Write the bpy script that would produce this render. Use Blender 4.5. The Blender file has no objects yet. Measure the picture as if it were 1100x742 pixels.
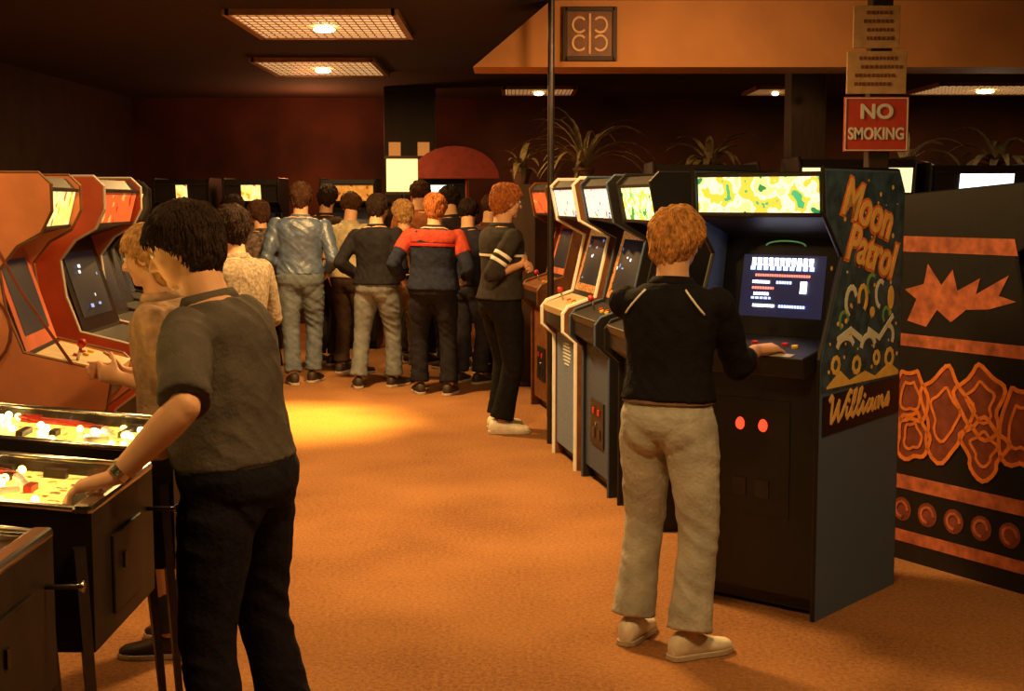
import bpy, bmesh, math, random
import numpy as np
from mathutils import Vector, Matrix, noise
R = math.radians
random.seed(7)
scene = bpy.context.scene
COL = scene.collection
V = Vector

# ------------------------------------------------------------------ camera
CAMH = 1.64; F = 1500.0; TH = math.atan(156/1500)
cam = bpy.data.cameras.new('camera'); camo = bpy.data.objects.new('camera', cam)
COL.objects.link(camo); camo.location = (0, 0, CAMH); camo.rotation_euler = (math.pi/2-TH, 0, 0)
cam.sensor_width = 36; cam.lens = 36*F/1100; cam.clip_start = .05; cam.clip_end = 100
scene.camera = camo
def ray(px, py):
    u = px-550; v = 371-py
    return u, F*math.cos(TH)+v*math.sin(TH), -F*math.sin(TH)+v*math.cos(TH)
def ground(px, py):
    u, f, w = ray(px, py); t = -CAMH/w
    return u*t, f*t
def atY(px, py, Y):
    u, f, w = ray(px, py); t = Y/f
    return V((u*t, Y, CAMH+w*t))
def atZ(px, py, z):
    u, f, w = ray(px, py); t = (z-CAMH)/w
    return V((u*t, f*t, z))

# ------------------------------------------------------------------ materials
def nodes(name):
    m = bpy.data.materials.new(name); m.use_nodes = True
    nt = m.node_tree; return m, nt, nt.nodes['Principled BSDF']
def mat(name, c, rough=.6, metal=0, var=.18, scale=18, bump=.0, bscale=None, spec=.4, stretch=(1,1,1)):
    m, nt, b = nodes(name)
    tc = nt.nodes.new('ShaderNodeTexCoord'); mp = nt.nodes.new('ShaderNodeMapping')
    mp.inputs['Scale'].default_value = stretch
    nt.links.new(tc.outputs['Object'], mp.inputs[0])
    n = nt.nodes.new('ShaderNodeTexNoise'); n.inputs['Scale'].default_value = scale; n.inputs['Detail'].default_value = 4
    nt.links.new(mp.outputs[0], n.inputs[0])
    r = nt.nodes.new('ShaderNodeValToRGB')
    r.color_ramp.elements[0].position = .3; r.color_ramp.elements[1].position = .7
    r.color_ramp.elements[0].color = tuple(x*(1-var) for x in c)+(1,)
    r.color_ramp.elements[1].color = tuple(min(1, x*(1+var)) for x in c)+(1,)
    nt.links.new(n.outputs[0], r.inputs[0]); nt.links.new(r.outputs[0], b.inputs['Base Color'])
    b.inputs['Roughness'].default_value = rough; b.inputs['Metallic'].default_value = metal
    b.inputs['Specular IOR Level'].default_value = spec
    if bump:
        n2 = nt.nodes.new('ShaderNodeTexNoise'); n2.inputs['Scale'].default_value = bscale or scale*3
        nt.links.new(mp.outputs[0], n2.inputs[0])
        bp = nt.nodes.new('ShaderNodeBump'); bp.inputs['Strength'].default_value = bump; bp.inputs['Distance'].default_value = .01
        nt.links.new(n2.outputs[0], bp.inputs['Height']); nt.links.new(bp.outputs[0], b.inputs['Normal'])
    return m
def glow(name, c, s, base=None):
    m, nt, b = nodes(name)
    b.inputs['Base Color'].default_value = tuple(base or c)+(1,)
    b.inputs['Emission Color'].default_value = tuple(c)+(1,); b.inputs['Emission Strength'].default_value = s
    return m
def artglow(name, cols, s, scale=9, pos=None, stretch=(1,1,1)):
    m, nt, b = nodes(name)
    tc = nt.nodes.new('ShaderNodeTexCoord'); mp = nt.nodes.new('ShaderNodeMapping'); mp.inputs['Scale'].default_value = stretch
    nt.links.new(tc.outputs['Object'], mp.inputs[0])
    n = nt.nodes.new('ShaderNodeTexNoise'); n.inputs['Scale'].default_value = scale; n.inputs['Detail'].default_value = 2
    nt.links.new(mp.outputs[0], n.inputs[0])
    r = nt.nodes.new('ShaderNodeValToRGB'); r.color_ramp.interpolation = 'CONSTANT'
    els = r.color_ramp.elements
    k = len(cols)
    while len(els) < k: els.new(.5)
    for i, c in enumerate(cols):
        els[i].position = 0 if i == 0 else .36+.28*(i-1)/max(1, k-2)
    for i, c in enumerate(cols): els[i].color = tuple(c)+(1,)
    nt.links.new(n.outputs[0], r.inputs[0])
    nt.links.new(r.outputs[0], b.inputs['Emission Color']); b.inputs['Emission Strength'].default_value = s
    nt.links.new(r.outputs[0], b.inputs['Base Color'])
    b.inputs['Roughness'].default_value = .3
    return m

M = {}
M['blackp'] = mat('black_laminate', (.012,.010,.010), .45, scale=40)
M['darkbezel'] = mat('dark_bezel', (.008,.008,.010), .25)
M['screen'] = glow('tube_glass', (.04,.05,.16), .24, (.01,.01,.02))
M['screendark'] = glow('dark_tube_glass', (.02,.03,.07), .08, (.01,.01,.015))
M['chrome'] = mat('chrome', (.55,.5,.45), .25, 1, var=.05)
M['darkmetal'] = mat('dark_metal', (.06,.05,.05), .4, .8)
M['wood'] = mat('dark_wood', (.035,.016,.008), .6, scale=10, bump=.2, stretch=(1,1,.15))
M['blueside'] = mat('blue_grey_laminate', (.085,.135,.24), .6, scale=260, var=.45, bump=.05)
M['tealside'] = mat('teal_art_laminate', (.040,.085,.15), .55, scale=22, var=.5)
M['orangeside'] = mat('orange_laminate', (.74,.27,.13), .5, scale=6, var=.15)
M['redside'] = mat('red_orange_laminate', (.50,.11,.05), .5, scale=6, var=.2)
M['brownside'] = mat('brown_laminate', (.16,.06,.02), .5, scale=12, var=.3)
M['bluefront'] = mat('slate_blue_laminate', (.055,.085,.15), .55, scale=120, var=.25)
M['bluepale'] = mat('pale_blue_laminate', (.17,.25,.40), .55, scale=90, var=.2)
M['whitetrim'] = mat('white_edge_trim', (.85,.85,.82), .4, var=.05)
M['creamtrim'] = mat('dull_edge_trim', (.45,.40,.36), .4, var=.05)
M['cream'] = mat('cream_panel', (.62,.5,.3), .5, var=.1)
M['orangeink'] = mat('orange_ink', (.80,.22,.04), .55, scale=25, var=.2)
M['goldink'] = mat('gold_ink', (1,.58,.20), .55, scale=25, var=.12)
M['rustink'] = mat('rust_ink', (.48,.13,.06), .6, scale=20, var=.4)
M['redink'] = mat('red_brown_ink', (.22,.05,.03), .6, scale=20, var=.3)
M['whiteink'] = mat('white_ink', (.80,.85,.8), .55, var=.08)
M['yellowink'] = mat('yellow_ink', (.95,.62,.16), .55, var=.15)
M['greenink'] = mat('green_ink', (.2,.45,.15), .55, var=.2)
M['redplastic'] = mat('red_plastic', (.5,.03,.02), .35)
M['yellowplastic'] = mat('yellow_plastic', (.8,.55,.05), .35)
M['redlamp'] = glow('red_lamp', (1,.06,.02), 1.8)
M['bulb'] = glow('bulb', (1,.80,.34), 16)
M['bulb2'] = glow('amber_bulb', (1,.55,.12), 9)
M['white_e'] = glow('white_phosphor', (.80,.82,1), 5)
M['blue_e'] = glow('blue_phosphor', (.36,.46,1), 3.2)
M['red_e'] = glow('red_phosphor', (1,.25,.18), 1.6)
M['green_e'] = glow('green_phosphor', (.25,.8,.2), .15)
M['blued_e'] = glow('dim_blue_phosphor', (.2,.35,.9), .6)
M['dimw_e'] = glow('dim_white_phosphor', (.7,.8,1), 1.0)

# ------------------------------------------------------------------ mesh builder
class MB:
    def __init__(s): s.v = []; s.f = []
    def add(s, vs, fs):
        n = len(s.v); s.v += [V(v) for v in vs]; s.f += [tuple(i+n for i in f) for f in fs]; return s
    def box(s, c, d, rot=None):
        c = V(c); hx, hy, hz = d[0]/2, d[1]/2, d[2]/2
        vs = [V((x, y, z)) for x in (-hx, hx) for y in (-hy, hy) for z in (-hz, hz)]
        if rot: vs = [rot @ v for v in vs]
        return s.add([c+v for v in vs], [(0,1,3,2),(4,6,7,5),(0,4,5,1),(2,3,7,6),(0,2,6,4),(1,5,7,3)])
    def prism(s, poly, x0, x1):          # poly in (y,z)
        n = len(poly)
        vs = [(x0, y, z) for y, z in poly]+[(x1, y, z) for y, z in poly]
        fs = [tuple(range(n)), tuple(range(2*n-1, n-1, -1))]+[(i, (i+1) % n, n+(i+1) % n, n+i) for i in range(n)]
        return s.add(vs, fs)
    def loft(s, rings, n=16, p=2.0):     # rings (c, ax, ay)
        vs = []; fs = []
        for c, ax, ay in rings:
            for k in range(n):
                a = 2*math.pi*k/n; ca, sa = math.cos(a), math.sin(a)
                q = 1 if p == 2 else (abs(ca)**p+abs(sa)**p)**(-1/p)
                vs.append(c+ax*ca*q+ay*sa*q)
        for i in range(len(rings)-1):
            for k in range(n):
                a = i*n+k; b = i*n+(k+1) % n
                fs.append((a, b, b+n, a+n))
        m = len(rings)
        fs.append(tuple(range(n-1, -1, -1))); fs.append(tuple(range((m-1)*n, m*n)))
        return s.add(vs, fs)
    def tube(s, pts, rs, n=8):
        pts = [V(p) for p in pts]
        if not hasattr(rs, '__len__'): rs = [rs]*len(pts)
        rings = []; up = None
        for i, p in enumerate(pts):
            a = pts[max(0, i-1)]; b = pts[min(len(pts)-1, i+1)]
            t = (b-a)
            t = t.normalized() if t.length > 1e-9 else V((0,0,1))
            if up is None:
                up = V((0,0,1)) if abs(t.z) < .9 else V((1,0,0))
            ax = up.cross(t).normalized(); ay = t.cross(ax).normalized(); up = ay
            rings.append((p, ax*rs[i], ay*rs[i]))
        return s.loft(rings, n)
    def ball(s, c, r, rot=None, n=14, m=9):
        c = V(c)
        if not hasattr(r, '__len__'): r = (r, r, r)
        vs = []; fs = []
        for i in range(1, m):
            ph = math.pi*i/m
            for k in range(n):
                a = 2*math.pi*k/n
                vs.append(V((r[0]*math.sin(ph)*math.cos(a), r[1]*math.sin(ph)*math.sin(a), r[2]*math.cos(ph))))
        vs.append(V((0,0,r[2]))); vs.append(V((0,0,-r[2])))
        if rot: vs = [rot @ v for v in vs]
        for i in range(m-2):
            for k in range(n):
                a = i*n+k; b = i*n+(k+1) % n; fs.append((a, a+n, b+n, b))
        T = (m-1)*n
        for k in range(n):
            fs.append((T, k, (k+1) % n)); fs.append((T+1, (m-2)*n+(k+1) % n, (m-2)*n+k))
        return s.add([c+v for v in vs], fs)
def link(name, me, m, parent=None):
    o = bpy.data.objects.new(name, me); COL.objects.link(o)
    if m: me.materials.clear(); me.materials.append(m)
    if parent: o.parent = parent
    return o
def build(mb, name, m, parent=None, bevel=0, smooth=False):
    me = bpy.data.meshes.new(name); me.from_pydata([tuple(v) for v in mb.v], [], mb.f)
    bm = bmesh.new(); bm.from_mesh(me); bmesh.ops.recalc_face_normals(bm, faces=bm.faces); bm.to_mesh(me); bm.free()
    if smooth: me.polygons.foreach_set('use_smooth', [True]*len(me.polygons))
    o = link(name, me, m, parent)
    if bevel:
        b = o.modifiers.new('bevel', 'BEVEL'); b.width = bevel; b.segments = 2; b.limit_method = 'ANGLE'
    return o
def thing(name, label, cat, loc=(0,0,0), rz=0, group=None):
    o = bpy.data.objects.new(name, None); COL.objects.link(o); o.location = loc; o.rotation_euler = (0,0,rz)
    o['label'] = label; o['category'] = cat; o.empty_display_size = .1
    if group: o['group'] = group
    return o
def tag(o, label, cat, group=None):
    o['label'] = label; o['category'] = cat
    if group: o['group'] = group
    return o
def struct(mb, name, m, **k):
    o = build(mb, name, m, **k); o['kind'] = 'structure'; return o
def frame(o, r, u, n):
    return Matrix(((r[0],u[0],n[0],o[0]),(r[1],u[1],n[1],o[1]),(r[2],u[2],n[2],o[2]),(0,0,0,1)))
def text(body, size, name, m, parent, mtx, shear=0, ext=.0012, off=0, sx=1, sp=1):
    cu = bpy.data.curves.new(name, 'FONT'); cu.body = body; cu.size = size; cu.shear = shear
    cu.extrude = ext; cu.offset = off; cu.align_x = 'CENTER'; cu.align_y = 'CENTER'; cu.space_character = sp
    t = bpy.data.objects.new(name, cu); COL.objects.link(t)
    bpy.context.view_layer.update()
    me = bpy.data.meshes.new_from_object(t.evaluated_get(bpy.context.evaluated_depsgraph_get()))
    bpy.data.objects.remove(t)
    me.transform(mtx @ Matrix.Diagonal((sx,1,1,1)))
    return link(name, me, m, parent)
def decal(mb, pts, mtx, t=.0015):
    n = len(pts)
    vs = [mtx @ V((x, y, 0)) for x, y in pts]+[mtx @ V((x, y, t)) for x, y in pts]
    mb.add(vs, [tuple(range(n)), tuple(range(2*n-1, n-1, -1))]+[(i, (i+1) % n, n+(i+1) % n, n+i) for i in range(n)])
def stroke(mb, pts, w, mtx, t=.002):
    for i in range(len(pts)-1):
        a = V((pts[i][0], pts[i][1], 0)); b = V((pts[i+1][0], pts[i+1][1], 0)); d = (b-a)
        if d.length < 1e-6: continue
        d.normalize(); q = V((-d.y, d.x, 0))*w/2; a2 = a-d*w*.3; b2 = b+d*w*.3
        decal(mb, [((a2+q).x, (a2+q).y), ((a2-q).x, (a2-q).y), ((b2-q).x, (b2-q).y), ((b2+q).x, (b2+q).y)], mtx, t+.0003*(i % 2))
def disc(cx, cy, r, n=14, ry=None):
    return [(cx+r*math.cos(2*math.pi*k/n), cy+(ry or r)*math.sin(2*math.pi*k/n)) for k in range(n)]

# ------------------------------------------------------------------ room
CEIL = 2.98
m, nt, b = nodes('orange_carpet')
tc = nt.nodes.new('ShaderNodeTexCoord')
n1 = nt.nodes.new('ShaderNodeTexNoise'); n1.inputs['Scale'].default_value = 55; n1.inputs['Detail'].default_value = 6; n1.inputs['Roughness'].default_value = .85
n2 = nt.nodes.new('ShaderNodeTexNoise'); n2.inputs['Scale'].default_value = 1.2
mx = nt.nodes.new('ShaderNodeMath'); mx.operation = 'MULTIPLY_ADD'; mx.inputs[1].default_value = .35; 
nt.links.new(tc.outputs['Object'], n1.inputs[0]); nt.links.new(tc.outputs['Object'], n2.inputs[0])
nt.links.new(n2.outputs[0], mx.inputs[0]); nt.links.new(n1.outputs[0], mx.inputs[2])
cr = nt.nodes.new('ShaderNodeValToRGB'); cr.color_ramp.elements[0].position = .50; cr.color_ramp.elements[1].position = .85
cr.color_ramp.elements[0].color = (.19,.080,.034,1); cr.color_ramp.elements[1].color = (.50,.240,.095,1)
nt.links.new(mx.outputs[0], cr.inputs[0]); nt.links.new(cr.outputs[0], b.inputs['Base Color'])
b.inputs['Roughness'].default_value = .95; b.inputs['Specular IOR Level'].default_value = .1
bp = nt.nodes.new('ShaderNodeBump'); bp.inputs['Strength'].default_value = .6; bp.inputs['Distance'].default_value = .012
nt.links.new(n1.outputs[0], bp.inputs['Height']); nt.links.new(bp.outputs[0], b.inputs['Normal'])
M['carpet'] = m
M['ceil'] = mat('dark_ceiling', (.026,.011,.006), .9, scale=30, var=.3, bump=.2)
M['wall'] = mat('dark_brown_wall', (.022,.010,.006), .85, scale=4, var=.4)
M['wallb'] = mat('dark_back_wall', (.055,.016,.008), .9, scale=1.2, var=.6)
M['soffit'] = mat('tan_soffit', (.46,.21,.075), .85, scale=3, var=.1)
X0, X1, Y0, Y1 = -5.0, 6.8, -2.5, 18.6
struct(MB().box(((X0+X1)/2, (Y0+Y1)/2, -.05), (X1-X0, Y1-Y0, .1)), 'floor', M['carpet'])
struct(MB().box(((X0+X1)/2, (Y0+Y1)/2, CEIL+.05), (X1-X0, Y1-Y0, .1)), 'ceiling', M['ceil'])
struct(MB().box((X0-.05, (Y0+Y1)/2, CEIL/2), (.1, Y1-Y0, CEIL)), 'wall_left', M['wall'])
struct(MB().box((X1+.05, (Y0+Y1)/2, CEIL/2), (.1, Y1-Y0, CEIL)), 'wall_right', M['wall'])
struct(MB().box(((X0+X1)/2, Y1+.05, CEIL/2), (X1-X0, .1, CEIL)), 'wall_back', M['wallb'])
struct(MB().box(((X0+X1)/2, Y0-.05, CEIL/2), (X1-X0, .1, CEIL)), 'wall_front', M['wall'])
YS = 9.6
a = atY(508, 72, YS); bz = a.z; c = atY(592, 3, YS)
mb = MB()
poly = [(a.x, bz), (X1, bz), (X1, CEIL), (c.x, CEIL)]  # slanted left end puts the edge of the light into the soffit's shape
vs = [(x, YS, z) for x, z in poly]+[(x, YS+.5, z) for x, z in poly]
mb.add(vs, [(0,1,2,3), (7,6,5,4), (0,4,5,1), (1,5,6,2), (2,6,7,3), (3,7,4,0)])
struct(mb, 'trim_1', M['soffit'])
p = atY(592, 100, 9.35)
struct(MB().tube([(p.x, 9.35, 0), (p.x, 9.35, CEIL)], .022, 12), 'trim_2', M['darkmetal'])
struct(MB().box((1.94, 7.5, CEIL/2), (.11, .11, CEIL)), 'trim_3', M['wood'], bevel=.006)
struct(MB().box((2.28, 11.0, CEIL/2), (.27, .27, CEIL)), 'trim_4', M['wood'], bevel=.006)
struct(MB().box((-1.22, 16.9, CEIL/2), (.60, .3, CEIL)), 'trim_5', M['wood'], bevel=.006)

M['troff'] = glow('tan_diffuser', (.88,.52,.20), .85)
M['trofff'] = mat('light_frame', (.35,.18,.08), .5)
LC = (1,.56,.18)
def lampdata(o, energy, size, color=LC, rot=None, kind='AREA', spread=None, name='ceiling_lamp'):
    l = bpy.data.lights.new(name, kind); l.energy = energy; l.color = color
    if kind == 'AREA':
        l.shape = 'DISK'; l.size = size
        if spread: l.spread = spread
    else: l.shadow_soft_size = size
    ob = bpy.data.objects.new(name, l); COL.objects.link(ob); ob.location = o
    if rot: ob.rotation_euler = rot
    return ob
def troffer(x0, x1, y0, y1, label, e, ez=.22):
    cx, cy = (x0+x1)/2, (y0+y1)/2; w, d = x1-x0, y1-y0
    t = thing('ceiling_light', label, 'ceiling light', (cx, cy, CEIL), 0, 'louvred ceiling lights')
    mb = MB()
    for sx in (-1, 1): mb.box((sx*w/2, 0, -.02), (.05, d+.05, .04))
    for sy in (-1, 1): mb.box((0, sy*d/2, -.02), (w, .05, .04))
    build(mb, 'frame', M['trofff'], t)
    build(MB().box((0, 0, -.016), (w-.05, d-.05, .024)), 'diffuser', M['troff'], t)
    mb = MB(); k = 18
    for i in range(1, k):
        mb.box((-w/2+w*i/k, 0, -.030), (.007, d-.06, .006))
    for i in range(1, 10): mb.box((0, -d/2+d*i/10, -.0305), (w-.06, .008, .005))
    build(mb, 'louvre', M['trofff'], t)
    build(MB().ball((0, 0, -.052), (w*.07, w*.07, .022)), 'lamp_bulb', M['bulb'], t, smooth=True)
    if e: lampdata((cx, cy, CEIL-.10), e, ez)
yA, yB = atZ(300, 10, CEIL).y, atZ(300, 37, CEIL).y
troffer(atZ(242, 10, CEIL).x, atZ(424, 10, CEIL).x, yA, yB, 'large louvred ceiling light nearest over the orange aisle', 155)
yA, yB = atZ(300, 62, CEIL).y, atZ(300, 78, CEIL).y
troffer(atZ(270, 62, CEIL).x, atZ(400, 62, CEIL).x, yA, yB, 'smaller looking louvred light farther back over the crowd', 45)
troffer(-.1, .75, 16.7, 17.7, 'distant ceiling light seen beside the thin pole', 12)
troffer(2.9, 3.5, 16.7, 17.7, 'distant ceiling light left of the wide dark column', 12)
troffer(4.9, 6.4, 16.2, 17.6, 'distant wide ceiling light at the far right', 20)

def fill(x, y, e, size=.5, label='', color=LC, spread=None):  # unseen overhead lights, added to brighten the foreground
    t = thing('fill', label, 'ceiling light', (x, y, CEIL), 0, 'added unseen ceiling fills')
    mb = MB(); 
    mb.loft([(V((0,0,0)), V((.17,0,0)), V((0,.17,0))), (V((0,0,-.05)), V((.15,0,0)), V((0,.15,0)))], 24)
    build(mb, 'housing', M['trofff'], t, smooth=False)
    lampdata((x, y, CEIL-.08), e, size, color, spread=spread)
fill(-.40, 6.9, 160, .4, 'added unseen downlight over the middle of the aisle')
fill(.2, 3.1, 52, .5, 'added unseen downlight near the camera')
fill(2.3, 4.0, 26, .4, 'added unseen downlight to the right of the teal sided machine')
fill(-2.3, 4.9, 26, .4, 'added unseen downlight above the orange cabinets')
sl = bpy.data.lights.new('pool_spot', 'SPOT'); sl.energy = 2300; sl.color = (1,.64,.10); sl.spot_size = R(48); sl.spot_blend = 1.0; sl.shadow_soft_size = .10
so = bpy.data.objects.new('pool_spot', sl); COL.objects.link(so); so.location = (-1.55, 10.75, CEIL-.12); so.rotation_euler = (R(-9), R(4), 0)  # added spot inside the ceiling light, makes the golden pool on the carpet
lampdata((1.0, 8.3, 2.72), 15, .3, (1,.52,.19), (R(78), 0, 0), name='soffit_fill')  # area lights without fixtures, added to brighten the soffit face
lampdata((2.2, 8.3, 2.75), 3, .3, (1,.50,.17), (R(75), 0, 0), name='soffit_fill')
lampdata((-2.45, 17.5, 2.45), 60, .25, (1,.30,.10), kind='POINT', name='red_glow_fill')  # added point light, no fixture, gives the back wall its red glow

# ------------------------------------------------------------------ people
def fuse(mb, voxel, it=4):
    me = bpy.data.meshes.new('tmp'); me.from_pydata([tuple(v) for v in mb.v], [], mb.f)
    bm = bmesh.new(); bm.from_mesh(me); bmesh.ops.recalc_face_normals(bm, faces=bm.faces); bm.to_mesh(me); bm.free()
    o = bpy.data.objects.new('tmp', me); COL.objects.link(o)
    r = o.modifiers.new('r', 'REMESH'); r.mode = 'VOXEL'; r.voxel_size = voxel; r.use_smooth_shade = True
    if it:
        s = o.modifiers.new('s', 'SMOOTH'); s.factor = .5; s.iterations = it
    bpy.context.view_layer.update()
    out = bpy.data.meshes.new_from_object(o.evaluated_get(bpy.context.evaluated_depsgraph_get()))
    bpy.data.objects.remove(o); bpy.data.meshes.remove(me)
    return out
def wrinkle(me, amp, seed=0):
    n = len(me.vertices); co = np.empty(n*3, 'f'); me.vertices.foreach_get('co', co); co = co.reshape(-1, 3)
    no = np.empty(n*3, 'f'); me.vertex_normals.foreach_get('vector', no); no = no.reshape(-1, 3)
    d = np.empty(n, 'f')
    for i in range(n):
        x, y, z = co[i]
        q = noise.noise(V((x*7+seed, y*7, z*15+x*11)))
        q2 = noise.noise(V((x*14, y*14+seed, z*24-x*14)))
        d[i] = (1-abs(q)*2.6)*.8+q2*.4
    co += no*(d*amp)[:, None]
    me.vertices.foreach_set('co', co.reshape(-1)); me.update()
def interp(tab, x):
    if x <= tab[0][0]: return tab[0][1]
    for (a, va), (b, vb) in zip(tab, tab[1:]):
        if x <= b: return va+(vb-va)*(x-a)/(b-a)
    return tab[-1][1]
ARM = [(0,.032),(.4,.029),(.9,.0245),(1,.024),(1.25,.0255),(1.7,.019),(2,.0155)]
LEG = [(0,.056),(.3,.053),(.7,.043),(1,.034),(1.25,.036),(1.5,.032),(2,.021)]
TOR = [(-.14,.078,.058,-.004),(-.06,.094,.070,-.006),(.04,.098,.071,-.006),(.18,.090,.066,0),(.36,.083,.061,.003),(.55,.091,.065,.003),
       (.72,.099,.068,.001),(.82,.106,.064,-.002),(.89,.100,.056,-.005),(.945,.078,.048,-.006),(.98,.055,.042,-.006),(1.0,.042,.039,-.005)]
THW = [(a, b) for a, b, c, d in TOR]; THD = [(a, c) for a, b, c, d in TOR]; TYO = [(a, d) for a, b, c, d in TOR]
def ik(a, b, l1, l2, pole):
    d = b-a; L = min(d.length, (l1+l2)*.998); dr = d.normalized(); b = a+dr*L
    ca = max(-1, min(1, (l1*l1+L*L-l2*l2)/(2*l1*L)))
    pp = (pole-dr*pole.dot(dr))
    pp = pp.normalized() if pp.length > 1e-5 else V((0,1,0))
    return a+dr*l1*ca+pp*l1*math.sqrt(1-ca*ca), b
class Fig:
    def __init__(s, H, loc, rz, lean=0, side=0, twist=0, hyaw=0, hpitch=0, feet=None, hands=(None, None), poles=(None, None), hd=(None, None), curl=(.35,.35), w=1.0, belly=0):
        s.H = H; s.w = w; s.loc = V((loc[0], loc[1], 0)); s.rz = rz; s.curl = curl; s.belly = belly
        inv = Matrix.Rotation(-rz, 3, 'Z'); s.inv = inv
        L = lambda p: inv @ (V(p)-s.loc)
        if feet is None: ft = [(V((-.062*H, 0, 0)), .16), (V((.062*H, -.01, 0)), -.16)]
        else: ft = [(L((x, y, 0)), a-rz) for x, y, a in feet]
        s.ft = ft
        reach = .485*H*.994; hz = .523*H
        for sd, (p, a) in zip((-1, 1), ft):
            hx = p.x-sd*.053*H; h2 = hx*hx+p.y*p.y
            hz = min(hz, math.sqrt(max(.01, reach*reach-h2))+.045*H)
        s.pel = V((0, 0, hz))
        s.lean, s.side, s.twist = lean, side, twist
        N = 20; pos = s.pel.copy(); s.sp = [pos.copy()]
        for i in range(N):
            pos = pos+s.rot((i+.5)/N) @ V((0, 0, .31*H/N)); s.sp.append(pos.copy())
        s.legs = []
        for sd, (p, a) in zip((-1, 1), ft):
            hip = s.pel+V((sd*.053*H, 0, 0)); fwd = Matrix.Rotation(a, 3, 'Z') @ V((0, 1, 0))
            ank = p+V((0, 0, .045*H)); kn, ank = ik(hip, ank, .245*H, .24*H, fwd)
            s.legs.append((hip, kn, ank, fwd, a))
        s.arms = []
        for i, sd in enumerate((-1, 1)):
            sh = s.S(.845, V((sd*.108*H*(.5+.5*w), -.003*H, 0)))
            Rt = s.rot(1)
            if hands[i] is None:
                tgt = sh+Matrix.Rotation(twist, 3, 'Z') @ V((sd*.04*H, .035*H, -.303*H))
            else: tgt = L(hands[i])
            pole = inv @ V(poles[i]) if poles[i] else Rt @ V((sd*.45, -1, -.3))
            el, wr = ik(sh, tgt, .172*H, .147*H, pole)
            if hd[i]:
                d = (inv @ V(hd[i][0])).normalized(); nn = (inv @ V(hd[i][1]))
            else:
                d = (wr-el).normalized(); nn = V((-sd, 0, 0))
            nn = (nn-d*nn.dot(d)).normalized(); t = d.cross(nn)*(1 if sd > 0 else -1)
            s.arms.append((sh, el, wr, d, nn, t))
        s.hh = .132*H
        s.Rh = Matrix.Rotation(hyaw, 3, 'Z') @ Matrix.Rotation(-hpitch, 3, 'X')
        s.hc = s.sp[-1]+s.rot(1) @ V((0, .014*H, .044*H))+s.Rh @ V((0, .004*H, .048*H))
    def rot(s, t):
        k = .3+.7*t
        return Matrix.Rotation(s.twist*t, 3, 'Z') @ Matrix.Rotation(-s.lean*k, 3, 'X') @ Matrix.Rotation(s.side*k, 3, 'Y')
    def S(s, t, off=V((0,0,0))):
        if t <= 0: c = s.pel+s.rot(0) @ V((0, 0, t*.31*s.H))
        else:
            x = min(t, 1)*20; i = min(19, int(x)); c = s.sp[i].lerp(s.sp[i+1], x-i)
        return c+s.rot(max(0, t)) @ off
    def torso(s, mb, t0, t1, g=0, hem=0):
        rings = []; ts = [t0+(t1-t0)*i/14 for i in range(15)]
        for t in ts:
            hw = interp(THW, t)*s.H*s.w; hdp = interp(THD, t)*s.H*(.5+.5*s.w)
            yo = interp(TYO, t)*s.H
            bl = s.belly*math.exp(-((t-.33)/.26)**2)
            e = g+hem*max(0, 1-(t-t0)/.25)
            if t > .88: e *= 1-.5*(t-.88)/.12
            Rr = s.rot(max(0, t))
            rings.append((s.S(t, V((0, yo+bl*.4, 0))), Rr @ V((hw+e+bl*.4, 0, 0)), Rr @ V((0, hdp+e+bl*.6, 0))))
        mb.loft(rings, 24, 2.3)
    def armt(s, mb, i, f1, g=0, f0=0, cuff=0):
        sh, el, wr = s.arms[i][:3]; pts = []; rs = []
        n = max(4, int(10*(f1-f0)))
        for k in range(n+1):
            f = f0+(f1-f0)*k/n
            p = sh.lerp(el, f) if f <= 1 else el.lerp(wr, f-1)
            pts.append(p); rs.append(interp(ARM, f)*s.H*(.6+.4*s.w)+g*(.6+.4*min(1, f*3))+(cuff*max(0, (f-f0)/(f1-f0)-.5)*2 if f1 > f0 else 0))
        mb.tube(pts, rs, 14)
        if f0 == 0: mb.ball(sh, rs[0]*1.0)
        if f1 > 1 > f0: mb.ball(el, interp(ARM, 1)*s.H+g)
    def legt(s, mb, i, f1, g=0, bottom=None):
        hip, kn, an = s.legs[i][:3]; pts = []; rs = []
        for k in range(21):
            f = f1*k/20
            p = hip.lerp(kn, f) if f <= 1 else kn.lerp(an, f-1)
            r = interp(LEG, f)*s.H*(.6+.4*s.w)+g
            if bottom and f > .6:
                q = (f-.6)/(f1-.6); r0 = interp(LEG, .6)*s.H+g; r = r0*(1-q)+bottom*q-.15*r0*math.sin(q*math.pi)
            if f < .3: r *= .92+.08*f/.3
            pts.append(p); rs.append(r)
        mb.tube(pts, rs, 18); mb.ball(hip, rs[0])
    def butt(s, mb, g=0):
        for sd in (-1, 1): mb.ball(s.S(-.06, V((sd*.040*s.H, -.024*s.H, 0))), (.052*s.H+g, .046*s.H+g, .060*s.H+g))
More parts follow.
